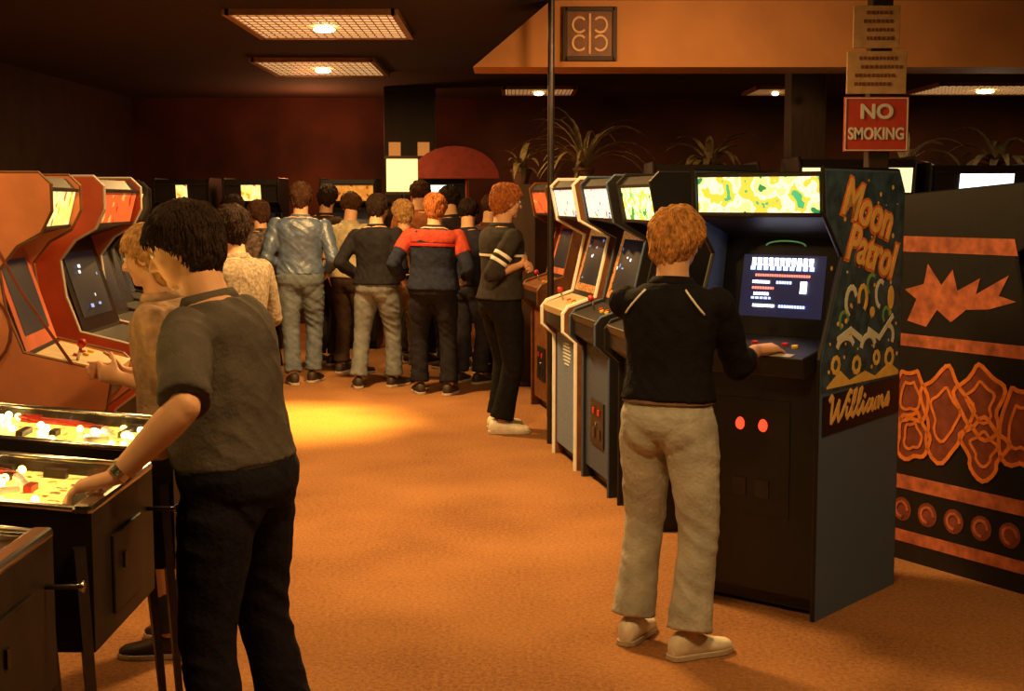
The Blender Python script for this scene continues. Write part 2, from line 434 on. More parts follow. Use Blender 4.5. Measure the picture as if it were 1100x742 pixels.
    def hand(s, mb, i):
        sh, el, wr, d, n, t = s.arms[i]; hl = .110*s.H; cu = s.curl[i]
        rings = []
        for q, hw, th in ((-.08,.14,.11),(.1,.165,.11),(.3,.20,.10),(.48,.205,.085),(.54,.19,.07)):
            rings.append((wr+d*hl*q, t*hl*hw, n*hl*th))
        mb.loft(rings, 14, 2.6)
        for k, (off, ln) in enumerate(((.155,.42),(.052,.47),(-.052,.43),(-.15,.34))):
            p = wr+d*hl*.48+t*hl*off; dd = (d+t*off*.6).normalized(); ang = 0; pts = [p]; rs = [.050*hl]
            for j, fr in enumerate((.42,.32,.26)):
                ang += cu*(1.0+.12*k)*(1 if j else .8)
                q = (dd*math.cos(ang)+n*math.sin(ang)); p = p+q*ln*hl*fr; pts.append(p); rs.append((.047-.004*j)*hl)
            mb.tube(pts, rs, 8)
            for pp, rr in zip(pts, rs): mb.ball(pp, rr, n=8, m=6)
        p = wr+d*hl*.14+t*hl*.13; dd = (d*.62+t*.7+n*.28).normalized(); pts = [p]; rs = [.075*hl]
        for j, (ln, rr) in enumerate(((.22,.062),(.17,.054),(.13,.045))):
            p = p+dd*hl*ln; pts.append(p); rs.append(rr*hl); dd = (dd+d*.35+n*.25*cu*2).normalized()
        mb.tube(pts, rs, 8)
        for pp, rr in zip(pts, rs): mb.ball(pp, rr, n=8, m=6)
    def head(s, mb):
        hh = s.hh; Q = lambda x, y, z: s.hc+s.Rh @ V((x*hh, y*hh, z*hh))
        def e(c, r): mb.ball(Q(*c), tuple(x*hh for x in r), s.Rh, 20, 14)
        e((0,-.05,.13), (.335,.42,.37)); e((0,.10,-.20), (.25,.25,.27)); e((0,.11,-.02), (.285,.27,.34))
        e((0,.25,-.37), (.11,.10,.10)); e((0,.30,.11), (.22,.075,.055)); e((0,.325,-.205), (.10,.05,.032)); e((0,.32,-.262), (.085,.05,.034))
        for sx in (-1, 1):
            e((sx*.345,-.03,-.02), (.04,.10,.145)); e((sx*.17,.22,-.10), (.09,.10,.08)); e((sx*.055,.40,-.12), (.04,.045,.035))
        mb.tube([Q(0,.34,.07), Q(0,.40,-.03), Q(0,.455,-.11)], [.035*hh,.045*hh,.055*hh], 10); mb.ball(Q(0,.45,-.115), .058*hh)
        nb = s.S(.92); nt_ = s.hc+s.Rh @ V((0, -.10*hh, -.20*hh))
        mb.tube([nb, nb.lerp(nt_, .5), nt_], [.043*s.H,.0365*s.H,.036*s.H], 16)
def hairmesh(f, vol, back, style, nl=950, shag=.008):
    hh = f.hh; c = V((0,-.07,.15)); rr = V((.385,.455,.40))*vol
    def lim(y):
        return interp([(-1, back), (-.15, back), (.0, -.05 if style != 'long' else back), (.12, .0), (.25, .17), (.4, .22)], y)
    nu, nv = 56, 44; vs = []; fs = []; sd = random.random()*50
    wob = lambda d: 1+(.05+shag*2.2)*noise.noise(d*2.2+V((sd,0,0)))+(.02+shag*1.5)*noise.noise(V((d.x*6, d.y*6, d.z*3))+V((0,sd,0)))
    def surf(d, k=1.0):
        r = V((rr.x*d.x, rr.y*d.y, rr.z*d.z))
        if back < -.42 and d.z < 0:
            bf = max(0, min(1, (.25-d.y)/.6))
            r.z *= 1+.55*bf; r.x *= 1-.06*bf*abs(d.z)
            r.y *= 1-.06*abs(d.z)
        return c+r*k
    mb = MB()
    for i in range(nv+1):
        ph = math.pi*i/nv
        for k in range(nu):
            a = 2*math.pi*k/nu; d = V((math.sin(ph)*math.cos(a), math.sin(ph)*math.sin(a), math.cos(ph)))
            p = surf(d)
            q = max(0, min(1, (p.z-lim(p.y))/.10+.5)); q = q*q*(3-2*q)
            p = c+(p-c)*((.80+.20*q)*(wob(d) if q > .3 else 1))
            vs.append(f.hc+f.Rh @ (p*hh))
    for i in range(nv):
        for k in range(nu):
            fs.append((i*nu+k, i*nu+(k+1) % nu, (i+1)*nu+(k+1) % nu, (i+1)*nu+k))
    mb.add(vs, fs)
    if style == 'long':
        mb.ball(f.hc+f.Rh @ (V((0,-.25,-.22))*hh), (.35*hh*vol,.20*hh*vol,.42*hh), f.Rh)
    crown = V((.05,-.5,.86)).normalized()
    for i in range(nl):
        z = random.uniform(-.95, 1); a = random.uniform(0, 2*math.pi); q = math.sqrt(1-z*z)
        d = V((q*math.cos(a), q*math.sin(a), z)); p = surf(d)
        if p.z < lim(p.y)+.06: continue
        fl = (d-crown*.9)+V((random.uniform(-.3,.3), random.uniform(-.3,.3), random.uniform(-.28,.1)-.25))
        fl = fl-d*fl.dot(d)
        if fl.length < .05: continue
        fl.normalize(); pts = []; ln = random.uniform(.10,.18); lift = random.uniform(-.004,shag)
        for j in range(5):
            t = j/4; e = (d+fl*t*ln*2.2).normalized()
            pts.append(f.hc+f.Rh @ (surf(e, wob(e)*(.99+lift*j*.8))*hh))
        w = random.uniform(.012,.022)*hh
        mb.tube(pts, [w*.8, w, w*.9, w*.6, w*.1], 4)
    return mb
def shoe(f, i, um, sm, root):
    hip, kn, an, fwd, a = f.legs[i]; H = f.H; base = V((an.x, an.y, 0)); rt = V((fwd.y, -fwd.x, 0))
    tab = [(-.048,.010,.030),(-.043,.018,.046),(-.025,.024,.058),(.0,.0255,.058),(.025,.026,.050),(.05,.028,.038),(.08,.0285,.031),(.105,.022,.026),(.116,.010,.018)]
    mb = MB(); mb.loft([(base+fwd*y*H+V((0,0,.010*H+h*H/2-.006*H)), rt*hw*H, V((0,0,h*H/2))) for y, hw, h in tab], 16, 2.4)
    o = build(mb, 'shoe', um, root, smooth=True)
    out = [(-.052,.010),(-.044,.022),(-.02,.026),(.02,.0265),(.06,.031),(.09,.030),(.11,.020),(.121,.007)]
    pts = [base+fwd*y*H+rt*w*H for y, w in out]+[base+fwd*y*H-rt*w*H for y, w in reversed(out)]
    n = len(pts); mb = MB()
    mb.add([p+V((0,0,.001)) for p in pts]+[p+V((0,0,.013*H)) for p in pts], [tuple(range(n)), tuple(range(2*n-1, n-1, -1))]+[(k, (k+1) % n, n+(k+1) % n, n+k) for k in range(n)])
    build(mb, 'sole', sm, o, bevel=.003)
SK = mat('warm_skin', (.68,.38,.23), .55, scale=14, var=.08)
def cloth(name, c, var=.25, rough=.9, scale=22, bump=.35, spec=.15): return mat(name, c, rough, var=var, scale=scale, bump=bump, bscale=70, spec=spec)
M['shoe_white'] = mat('worn_white_canvas', (.82,.76,.66), .7); M['shoe_dark'] = mat('dark_shoe', (.04,.025,.02), .6)
M['sole'] = mat('pale_sole', (.5,.42,.34), .8)
M['eye'] = mat('eye_white', (.8,.76,.7), .2, var=.02); M['iris'] = mat('iris', (.06,.03,.02), .2)
def person(label, f, hair_c, shirt_m, pants_m, shoes='shoe_dark', sleeve=1.93, hem=-.10, vol=1.0, back=-.38, style='short', voxel=.009, g=.014, bottom=.045, skin=SK, extra=None, wr=.003, ptop=.17, hemg=.008, shag=.008):
    H = f.H; mb = MB()
    f.torso(mb, -.14, 1.0); f.butt(mb)
    for i in (0, 1):
        f.armt(mb, i, 2.0); f.hand(mb, i); f.legt(mb, i, 2.0)
        hip, kn, an, fwd, a = f.legs[i]
        mb.ball(an, .022*H); b0 = V((an.x, an.y, 0)); rt = V((fwd.y, -fwd.x, 0))
        mb.loft([(b0+fwd*y*H+V((0,0,h*H/2+.008*H)), rt*hw*H, V((0,0,h*H/2))) for y, hw, h in ((-.036,.012,.03),(-.01,.018,.046),(.03,.020,.034),(.07,.021,.02),(.10,.012,.012))], 12)
    f.head(mb)
    me = fuse(mb, voxel, 3)
    root = link('person', me, skin); root.location = f.loc; root.rotation_euler = (0, 0, f.rz)
    tag(root, label, 'person')
    for sx in (-1, 1):
        q = f.hc+f.Rh @ (V((sx*.125,.335,.035))*f.hh)
        e = build(MB().ball(q, (.062*f.hh,.05*f.hh,.042*f.hh), f.Rh), 'eye', M['eye'], root, smooth=True)
        build(MB().ball(q+f.Rh @ V((0,.036*f.hh,0)), (.027*f.hh,.018*f.hh,.027*f.hh), f.Rh), 'iris', M['iris'], e, smooth=True)
    mb = MB(); f.torso(mb, -.14, ptop, g*.6); f.butt(mb, g*.6)
    for i in (0, 1): f.legt(mb, i, 1.93, g*.8, bottom)
    me = fuse(mb, voxel, 4); wrinkle(me, wr, 3); link('trousers', me, pants_m, root)
    mb = MB(); f.torso(mb, hem, .975, g*1.25, hemg)
    for i in (0, 1): f.armt(mb, i, sleeve, g*.95 if sleeve > 1 else g*1.1, cuff=0 if sleeve > 1 else .006)
    me = fuse(mb, voxel, 5); wrinkle(me, wr, 11); link('shirt', me, shirt_m, root)
    cb = MB(); nb = f.S(.955); tp = f.S(1.0, V((0,0,.010*H)))
    Rr = f.rot(1); cb.loft([(nb, Rr @ V((.064*H,0,0)), Rr @ V((0,.054*H,0))), (tp, Rr @ V((.044*H,0,0)), Rr @ V((0,.044*H,0)))], 20)
    build(cb, 'collar', shirt_m, root, smooth=True)
    build(hairmesh(f, vol, back, style, 1900 if voxel < .008 else 700, shag), 'hair', hair_c, root, smooth=True)
    for i in (0, 1): shoe(f, i, M[shoes], M['sole'], root)
    if extra: extra(f, root)
    return root
def hairm(name, c): return mat(name, c, .75, scale=45, var=.45, bump=.4, bscale=120, spec=.2)
H_blond = hairm('strawberry_hair', (.52,.25,.08)); H_dark = hairm('dark_brown_hair', (.020,.009,.006)); H_brown = hairm('brown_hair', (.06,.024,.011))
H_fair = hairm('fair_hair', (.42,.23,.09)); H_red = hairm('auburn_hair', (.34,.11,.03))

# boy at machine
MPL = V((.953, 5.51, 0)); MPR = R(-39.9)
def mpw(x, y, z): return MPL+Matrix.Rotation(MPR, 3, 'Z') @ V((x, y, z))
fl = ground(679, 688); fr = ground(739, 706)
def boyx(f, root):
    H = f.H
    mb = MB(); f.torso(mb, .125, .19, .021); build(mb, 'waistband', cloth('pale_rib', (.20,.12,.07)), root, smooth=True)
    mb = MB()
    for sd in (-1, 1):
        pts = []
        for k in range(9):
            t = k/8; s_ = .93-.17*t
            x = sd*(.045+.045*t)*H
            hw = interp(THW, s_)*H+.026; hdp = interp(THD, s_)*H+.021; yo = interp(TYO, s_)*H
            y = yo-hdp*max(0, 1-(abs(x)/hw)**2.3)**(1/2.3)
            pts.append(f.S(s_, V((x, y, 0))))
        mb.tube(pts, .004, 6)
    build(mb, 'piping', M['whitetrim'], root, smooth=True)
    for i in (0, 1):
        mb = MB(); f.armt(mb, i, 1.38, .017, f0=1.30); build(mb, 'cuff', cloth('pale_cuff', (.05,.03,.03)), root, smooth=True)
wr_ = atY(812, 376, 5.34)
boy = Fig(1.62, (.570, 5.05), R(-27), lean=.12, twist=R(8), hyaw=R(-14), hpitch=.20,
    feet=[(fl[0], fl[1], R(-25)), (fr[0], fr[1], R(-62))],
    hands=(tuple(mpw(-.19, -.14, 1.10)), tuple(wr_)),
    poles=((-.6,-.4,-.6), (-.1,-.45,-1)), hd=(((.642,.767,-.1), (0,0,-1)), ((.85,.45,.06), (-.2,.1,-1))), curl=(.45,.34), w=.98)
person('person in black piped sweater and pale jeans playing the teal sided machine', boy, H_blond, cloth('black_knit', (.010,.009,.013)), cloth('faded_grey_denim', (.44,.44,.42), scale=9),
    shoes='shoe_white', hem=.145, vol=1.17, voxel=.0065, bottom=.084, extra=boyx, g=.016, ptop=.22, back=-.44, sleeve=1.33, shag=.022, wr=.004)

# man at pinball
def manx(f, root):
    sh, el, wr = f.arms[0][:3]; p = el.lerp(wr, .93); d = (wr-el).normalized()
    wb = build(MB().tube([p-d*.010, p+d*.010], [.030, .030], 20), 'watch_strap', M['chrome'], root)
    build(MB().ball(p+V((0,0,.030)), (.016,.016,.006)), 'watch_face', M['cream'], wb)
    mb = MB(); f.torso(mb, .09, .15, .012); build(mb, 'belt', M['blackp'], root, smooth=True)
man = Fig(1.655, (-.765, 3.84), R(66), lean=.24, twist=R(12), hyaw=R(22), hpitch=.35,
    feet=[(-.78, 3.64, R(75)), (-.64, 3.96, R(55))],
    hands=((-.985, 3.42, .955), (-.97, 3.76, .955)), poles=((.55,-.75,-.2), (.5,.6,-.3)),
    hd=(((-.95,-.12,-.22), (0,0,-1)), ((-.95,.1,-.2), (0,0,-1))), curl=(.42,.42), w=1.12, belly=.03)
person('person in grey short sleeved shirt leaning over the glowing pinball table', man, H_dark, cloth('grey_shirt', (.085,.075,.070), scale=8), cloth('navy_trousers', (.010,.009,.016)),
    sleeve=.95, hem=.10, vol=1.15, voxel=.0065, bottom=.085, back=-.48, extra=manx, g=.018, hemg=-.008, wr=.0045, shag=.010)

def strx(f, root):
    for i in (0, 1):
        for f0 in (.45, .62):
            mb = MB(); f.armt(mb, i, f0+.08, .018, f0=f0); build(mb, 'sleeve_stripe', M['whitetrim'], root, smooth=True)
    mb = MB(); f.torso(mb, .60, .63, .022); build(mb, 'chest_stripe', M['whitetrim'], root, smooth=True)
gx, gy = ground(538, 463)
st = Fig(1.76, (gx, gy), R(-62), lean=.03, hyaw=R(-6), hpitch=.1, feet=[(gx-.02, gy+.13, R(-55)), (gx+.0, gy-.1, R(-85))],
    hands=((gx+.20, gy-.02, 1.17), (gx+.15, gy-.10, 1.20)), poles=((-.2,.6,-1), (-.9,-.4,-.9)), hd=(((.1,-.95,.1), (-.8,0,-.3)), ((.25,.9,.25), (-.9,.2,0))), w=1.05)
person('person with auburn hair in dark sweater with white sleeve stripes and folded arms', st, H_red, cloth('charcoal_sweater', (.035,.03,.028)), cloth('black_trousers', (.008,.007,.008)),
    vol=1.13, voxel=.008, bottom=.085, extra=strx, shoes='shoe_white', hem=.05, sleeve=1.35, back=-.46, shag=.018)

# crowd
denim = cloth('blue_satin', (.09,.13,.22), scale=14, rough=.38, spec=.7); djeans = cloth('blue_denim', (.13,.16,.20), scale=14); gjeans = cloth('grey_jeans', (.18,.20,.22), scale=12)
def badge(f, root):
    sh, el = f.arms[0][:2]; p = sh.lerp(el, .35)
    build(MB().ball(p+V((-.040,-.022,0)), (.012,.03,.035)), 'badge', M['orangeink'], root)
gx, gy = ground(324, 411)
person('person in shiny blue jacket and faded jeans seen from behind, tallest of the crowd', Fig(1.80, (gx, gy), R(4), hpitch=.1, feet=[(gx-.05, gy-.12, R(18)), (gx+.10, gy+.05, R(-12))], w=1.18, side=.04, hands=((gx-.22, gy+.14, 1.02), (gx+.23, gy+.12, 1.0))), H_brown, denim, djeans, vol=1.12, back=-.5, hem=.08, bottom=.08, wr=.007, hemg=-.004, shag=.02)
gx, gy = ground(406, 416)
person('person in black jacket with arm badge and grey jeans facing away', Fig(1.70, (gx, gy), R(-22), lean=.08, side=-.05, hyaw=R(-15), hpitch=.25, feet=[(gx-.17, gy-.02, R(10)), (gx+.14, gy+.06, R(-35))], hands=((gx-.17, gy+.12, .97), (gx+.24, gy+.1, .95)), w=1.16), H_dark, cloth('black_nylon', (.015,.014,.018)), gjeans, vol=1.12, hem=.04, bottom=.08, extra=badge, back=-.5, wr=.005, shag=.02)
def yoke(f, root):
    mb = MB(); f.torso(mb, .74, .955, .022)
    for i in (0, 1): f.armt(mb, i, .55, .020)
    me = fuse(mb, .009, 4); link('yoke', me, cloth('red_nylon', (.36,.05,.03)), root)
    mb = MB(); f.torso(mb, .69, .735, .023); build(mb, 'jacket_stripe', M['redplastic'], root, smooth=True)
gx, gy = ground(466, 423)
person('person in navy jacket with red shoulders, back to the camera', Fig(1.70, (gx, gy), R(-6), lean=.06, side=.03, feet=[(gx-.12, gy+.02, R(15)), (gx+.13, gy-.06, R(-15))], hyaw=R(12), hpitch=.2, w=1.24, hands=((gx-.27, gy+.12, .98), (gx+.27, gy+.12, .98))), H_red, cloth('navy_nylon', (.018,.022,.045)), cloth('dark_slacks', (.015,.014,.02)), vol=1.14, bottom=.08, extra=yoke, hem=.0, wr=.005, back=-.48, shag=.02)
crowd = [
 (505, 411, 1.66, -30, H_dark, (.020,.020,.035), (.03,.03,.045), 'person in dark navy jacket right of the red shouldered jacket', 1.93),
 (377, 401, 1.72, -25, H_brown, (.55,.46,.30), (.05,.03,.02), 'person in pale cream shirt behind the shiny blue jacket', .9),
 (436, 404, 1.64, 20, H_fair, (.50,.31,.10), (.36,.31,.22), 'person in yellow tan shirt between black jacket and red shouldered jacket', 1.9),
 (285, 406, 1.64, 40, H_brown, (.11,.08,.07), (.012,.01,.012), 'person in checked dark shirt at the left end of the crowd', 1.9),
 (351, 391, 1.80, -35, H_dark, (.04,.022,.018), (.03,.026,.026), 'person in dark brown coat just right of the shiny blue jacket', 1.93),
 (450, 390, 1.84, -22, H_brown, (.30,.10,.04), (.03,.02,.02), 'person in rust shirt behind the red shouldered jacket', 1.93),
 (523, 401, 1.70, -45, H_brown, (.10,.04,.02), (.02,.015,.015), 'person in brown jacket next to the striped sleeve person', 1.93),
 (489, 396, 1.78, 30, H_dark, (.03,.02,.02), (.02,.02,.02), 'person in black top deep in the crowd at right', 1.93),
 (258, 396, 1.70, 60, H_dark, (.05,.025,.02), (.015,.012,.012), 'person in dark brown shirt at the far left edge of the crowd', 1.93),
]
for (px, py, H, rz, hc, sc_, pc, lb, sl_) in crowd:
    gx, gy = ground(px, py)
    hands = (None, None)
    if random.random() < .6: hands = ((gx-.25, gy+.1, 1.0), None)
    person(lb, Fig(H, (gx, gy), R(rz), lean=random.uniform(0,.12), side=random.uniform(-.08,.08), twist=R(random.uniform(-15,15)), hyaw=R(random.uniform(-40,40)), hpitch=random.uniform(.05,.35), w=random.uniform(1.03,1.18), hands=hands), hc, cloth('crowd_shirt', sc_, var=.8 if 'checked' in lb else .25, scale=30 if 'checked' in lb else 20), cloth('crowd_trousers', pc), voxel=.011, vol=random.uniform(1.06,1.20), bottom=.075, sleeve=sl_, hem=.03, back=random.choice((-.40,-.48)), wr=.005, shag=.024)
person('fair haired person in pale tan top facing the orange cabinets', Fig(1.56, (-1.225, 5.0), R(85), lean=.1, hpitch=.2, hands=((-1.42, 5.02, 1.0), (-1.44, 5.16, 1.0)), w=.95), H_fair, cloth('pale_tan_top', (.34,.22,.14)), cloth('dark_blue_jeans', (.04,.05,.08)), vol=1.1, style='long', back=-.5, voxel=.0075, sleeve=.9, shag=.015)
person('person in pale striped shirt standing beyond the grey shirted person', Fig(1.62, (-1.42, 7.25), R(55), lean=.08, w=1.08, hands=((-1.75, 7.35, 1.05), (-1.52, 7.55, 1.05))), H_dark, cloth('pale_stripe', (.30,.24,.18), var=.4, scale=60), cloth('black_slacks', (.012,.01,.01)), voxel=.009, sleeve=1.9, vol=1.12, back=-.5, shag=.015)

# ------------------------------------------------------------------ arcade cabinets
STY = {
 'A': dict(side=[(0,0),(0,1.03),(.17,1.42),(.02,1.58),(0,1.76),(.66,1.76),(.71,1.68),(.71,0)],
           body=[(.02,.08),(.012,.98),(.015,1.0),(.20,1.07),(.27,1.50),(.03,1.575),(.015,1.75),(.65,1.75),(.70,1.67),(.70,.02),(.06,.02),(.06,.08)],
           ctl=((-.10,1.035),(.17,1.085)), scr=((.205,1.09),(.27,1.49)), mar=((.028,1.585),(.015,1.74)), spk=((.262,1.503),(.04,1.575)), front=((.02,.08),(.012,.98))),
 'B': dict(side=[(.08,0),(.08,.78),(0,.85),(0,.96),(.03,1.0),(.20,1.06),(.28,1.42),(.10,1.52),(.06,1.73),(.10,1.77),(.72,1.77),(.78,1.6),(.78,0)],
           body=[(.10,.08),(.10,.80),(.02,.86),(.015,.955),(.20,1.03),(.33,1.48),(.12,1.53),(.075,1.72),(.11,1.76),(.71,1.76),(.77,1.6),(.77,.02),(.14,.02),(.14,.08)],
           ctl=((.0,.975),(.20,1.04)), scr=((.215,1.06),(.33,1.47)), mar=((.115,1.535),(.077,1.715)), spk=((.325,1.485),(.13,1.53)), front=((.10,.08),(.10,.80))),
 'C': dict(side=[(.16,0),(.16,.72),(0,.84),(-.02,.95),(.02,.99),(.30,1.06),(.36,1.22),(.38,1.38),(.31,1.47),(.22,1.52),(.18,1.60),(.18,1.70),(.22,1.74),(.80,1.74),(.86,1.6),(.86,0)],
           body=[(.18,.08),(.18,.75),(.02,.86),(.0,.945),(.28,1.03),(.42,1.47),(.24,1.53),(.195,1.69),(.23,1.73),(.79,1.73),(.85,1.6),(.85,.02),(.22,.02),(.22,.08)],
           ctl=((-.01,.965),(.28,1.045)), scr=((.295,1.06),(.42,1.46)), mar=((.235,1.535),(.197,1.685)), spk=((.415,1.475),(.25,1.53)), front=((.18,.08),(.18,.75))),
}
def lp(ln, x, v, t=0):
    (ay, az), (by, bz) = ln; dy, dz = by-ay, bz-az; L = math.hypot(dy, dz); ny, nz = -dz/L, dy/L
    return V((x, ay+dy*v+ny*t, az+dz*v+nz*t))
def slab(mb, ln, x0, x1, v0, v1, t0, t1):
    q = [lp(ln, x, v, t) for x in (x0, x1) for v in (v0, v1) for t in (t0, t1)]
    mb.add(q, [(0,1,3,2),(4,6,7,5),(0,4,5,1),(2,3,7,6),(0,2,6,4),(1,5,7,3)])
    return mb
def cabinet(label, loc, rz, sty, W, side_m, trim_m, front_m, mar_m, ctl_m, seed=0, coin=True, glyph=True, group=None, name='arcade_cabinet', scr_m=None, bez_m=None, gl=('dimw_e','blued_e'), ng=3, grille=False, sf=.36, mw=1.0):
    S = STY[sty]; t = thing(name, label, 'arcade machine', (loc[0], loc[1], 0), rz, group); rnd = random.Random(seed); w = W/2
    for sx in (-1, 1):
        sp = build(MB().prism(S['side'], sx*w, sx*(w-.02)), 'side_panel', side_m, t)
        mb = MB(); pts = [V((sx*(w-.01), y, z)) for y, z in S['side']]
        mb.tube(pts, .0125 if trim_m is M['whitetrim'] else .0105, 6); build(mb, 'edge_trim', trim_m, sp)
    x = w-.021
    build(MB().prism(S['body'], -x, x), 'body', M['blackp'], t)
    build(slab(MB(), S['front'], -x, x, .0, 1, 0, .004), 'front_panel', front_m, t)
    c = build(slab(MB(), S['ctl'], -x, x, 0, 1, -.045 if sty != 'A' else -.075, .006), 'control_panel', ctl_m, t, bevel=.006)
    js = MB(); p = lp(S['ctl'], -.12, .5, 0); q = lp(S['ctl'], -.12, .5, .075); js.tube([p, q], .006, 8)
    build(js, 'joystick', M['chrome'], c, smooth=True)
    build(MB().ball(q, .019), 'joystick_ball', M['redplastic'], c, smooth=True)
    for k in range(4):
        bx_ = .06+.055*k if k < 3 else -.02; vv = .5+.08*(k % 2)
        b1 = MB(); b1.tube([lp(S['ctl'], bx_, vv, .004), lp(S['ctl'], bx_, vv, .016)], .013, 12)
        build(b1, 'button', M['redplastic'] if k % 2 else M['yellowplastic'], c)
    build(slab(MB(), S['scr'], -x, x, 0, 1, 0, .006), 'bezel', bez_m or M['darkbezel'], t)
    mb = MB(); n = 8; sw = W*sf; vs = []
    for i in range(n+1):
        for k in range(n+1):
            u = -1+2*k/n; v = -1+2*i/n
            vs.append(lp(S['scr'], u*sw, .5+v*sf, .008+.012*(1-u*u)*(1-v*v)))
    mb.add(vs, [(i*(n+1)+k, i*(n+1)+k+1, (i+1)*(n+1)+k+1, (i+1)*(n+1)+k) for i in range(n) for k in range(n)])
    sc = build(mb, 'screen', scr_m or M['screendark'], t, smooth=True)
    if glyph:
        for cm in gl:
            for k in range(ng):
                u = rnd.uniform(-.75,.75)*sw; v = rnd.uniform(.2,.8); gw = rnd.uniform(.01,.04)
                build(slab(MB(), S['scr'], u-gw/2, u+gw/2, v, v+rnd.uniform(.02,.05), .021, .022), 'screen_mark', M[cm], sc)
    build(slab(MB(), S['spk'], -x, x, 0, 1, 0, .004), 'speaker_panel', M['blackp'], t)
    mp = build(slab(MB(), S['mar'], (-x+.01)*mw, (x-.01)*mw, .04, .96, .002, .008), 'marquee', mar_m, t)
    for q0, q1 in ((-.03,.05),(.95,1.03)):
        build(slab(MB(), S['mar'], -x, x, q0, q1, .001, .016), 'marquee_retainer', M['darkmetal'], mp)
    if grille:
        mb = MB()
        for k in range(7):
            hw = .10*math.sqrt(max(0, 1-((k-3)/3.6)**2)); slab(mb, S['front'], -hw, hw, .74+.03*k, .752+.03*k, .004, .008)
        build(mb, 'speaker_grille', M['whiteink'], t)
    if coin:
        cd = build(slab(MB(), S['front'], -.15, .15, .22, .58, .004, .014), 'coin_door', M['blackp'], t, bevel=.003)
        for sx in (-1, 1):
            build(slab(MB(), S['front'], sx*.06-.016, sx*.06+.016, .47, .52, .014, .024), 'coin_button', M['redplastic'], cd, bevel=.004)
            build(slab(MB(), S['front'], sx*.06-.03, sx*.06+.03, .28, .36, .014, .019), 'coin_return', M['darkmetal'], cd)
        build(MB().tube([lp(S['front'], 0, .4, .014), lp(S['front'], 0, .4, .022)], .01, 10), 'lock', M['chrome'], cd)
    return t

MAR1 = artglow('marquee_yellow_green', [(.03,.22,.06),(.70,.78,.25),(1,.94,.55),(.80,.55,.05),(.06,.40,.15)], 1.3, 13)
MAR2 = artglow('marquee_white_blue', [(.1,.12,.5),(.9,.85,.7),(1,.92,.75),(.8,.1,.05)], .95, 14)
MAR3 = artglow('marquee_amber', [(.8,.32,.04),(1,.65,.15),(1,.80,.32),(.5,.15,.02)], 1.2, 12)
MAR3D = artglow('marquee_dim_amber', [(.3,.1,.02),(.7,.35,.08),(.8,.45,.12),(.2,.05,.01)], .18, 12)
MAR4 = artglow('marquee_dim_red', [(.3,.03,.02),(.7,.15,.05),(.8,.5,.2)], .22, 12)
BEZ = artglow('amber_bezel_art', [(.05,.02,.01),(.5,.18,.04),(.65,.3,.08),(.1,.03,.01)], .35, 40)
mpc = cabinet('teal and blue arcade machine with orange side lettering being played', (MPL.x, MPL.y), MPR, 'A', .60, M['blueside'], M['blackp'], M['blackp'], MAR1, M['blackp'], coin=False, glyph=False, scr_m=M['screen'], sf=.315)
w = .30
fm = frame((w+.0005, 0, 0), (0,1,0), (0,0,1), (1,0,0))
panel = [(0.005,.90),(.005,1.03),(.175,1.42),(.025,1.58),(.006,1.752),(.655,1.752),(.704,1.675),(.704,.90)]
mb = MB(); decal(mb, panel, fm, .0015); sa = build(mb, 'side_art', M['tealside'], mpc)
fm2 = frame((w+.0022, 0, 0), (0,1,0), (0,0,1), (1,0,0))
mb = MB(); decal(mb, [(.02,.73),(.02,.885),(.70,.905),(.70,.75)], fm2, .0015); build(mb, 'name_band', M['blackp'], mpc)
def tm(u, z, ang, n=.004): return frame((w+n, u, z), (0, math.cos(ang), math.sin(ang)), (0, -math.sin(ang), math.cos(ang)), (1,0,0))
for (tx, sz, u, z, an) in (('Moon', .215, .36, 1.60, -15), ('Patrol', .205, .40, 1.43, -13)):
    text(tx, sz, 'lettering_outline', M['orangeink'], sa, tm(u, z, R(an), .0035), .28, off=.014, sx=.88)
    text(tx, sz, 'lettering', M['goldink'], sa, tm(u, z, R(an), .0062), .28, off=.004, sx=.88)
fs = frame((w+.0042, .0, .0), (0,1,0), (0,0,1), (1,0,0))
def scr(pts, wd=.020):
    hgt = .105; sc_ = .202
    return [(.045+(x+.30*y*.55)*sc_, .775+y*hgt+.018*x/2.7) for x, y in pts]
paths = [[(0,.85),(.06,1),(.13,.9),(.17,.3),(.22,0),(.30,.15),(.42,.75),(.45,.2),(.52,0),(.62,.2),(.76,.8),(.84,1.02),(.92,.95)],
         [(.80,.42),(.83,.12),(.89,0),(.98,.15),(1.10,.62),(1.12,.98),(1.05,.95),(1.03,.5),(1.06,.08),(1.13,0),(1.22,.15),(1.34,.62),(1.36,.98),(1.29,.95),(1.27,.5),(1.30,.08),(1.37,0),(1.46,.18),(1.52,.42)],
         [(1.52,.42),(1.53,.12),(1.59,0),(1.67,.12),(1.80,.40)],
         [(1.92,.38),(1.80,.42),(1.73,.22),(1.78,.02),(1.88,.10),(1.95,.42),(1.95,.12),(2.0,0),(2.08,.12),(2.13,.42)],
         [(2.13,.42),(2.13,.0)], [(2.13,.15),(2.22,.42),(2.27,.34),(2.27,0)], [(2.27,.15),(2.36,.42),(2.41,.34),(2.42,.08),(2.48,0),(2.56,.12),(2.66,.46),(2.72,.22),(2.70,.02),(2.60,.03)],
         [(.845,.62),(.86,.68)], [(1.535,.62),(1.55,.68)]]
mb = MB()
for pth in paths: stroke(mb, scr(pth), .017, fs)
build(mb, 'script_lettering', M['goldink'], mpc)
A = random.Random(3)
mb = MB()
for k in range(60):
    u = A.uniform(.05,.68); z = A.uniform(.93,1.72)
    if z > 1.4 and u < .15: continue
    decal(mb, disc(u, z, A.uniform(.003,.011), 8), fm2, .001)
build(mb, 'side_art_stars', M['yellowink'], sa)
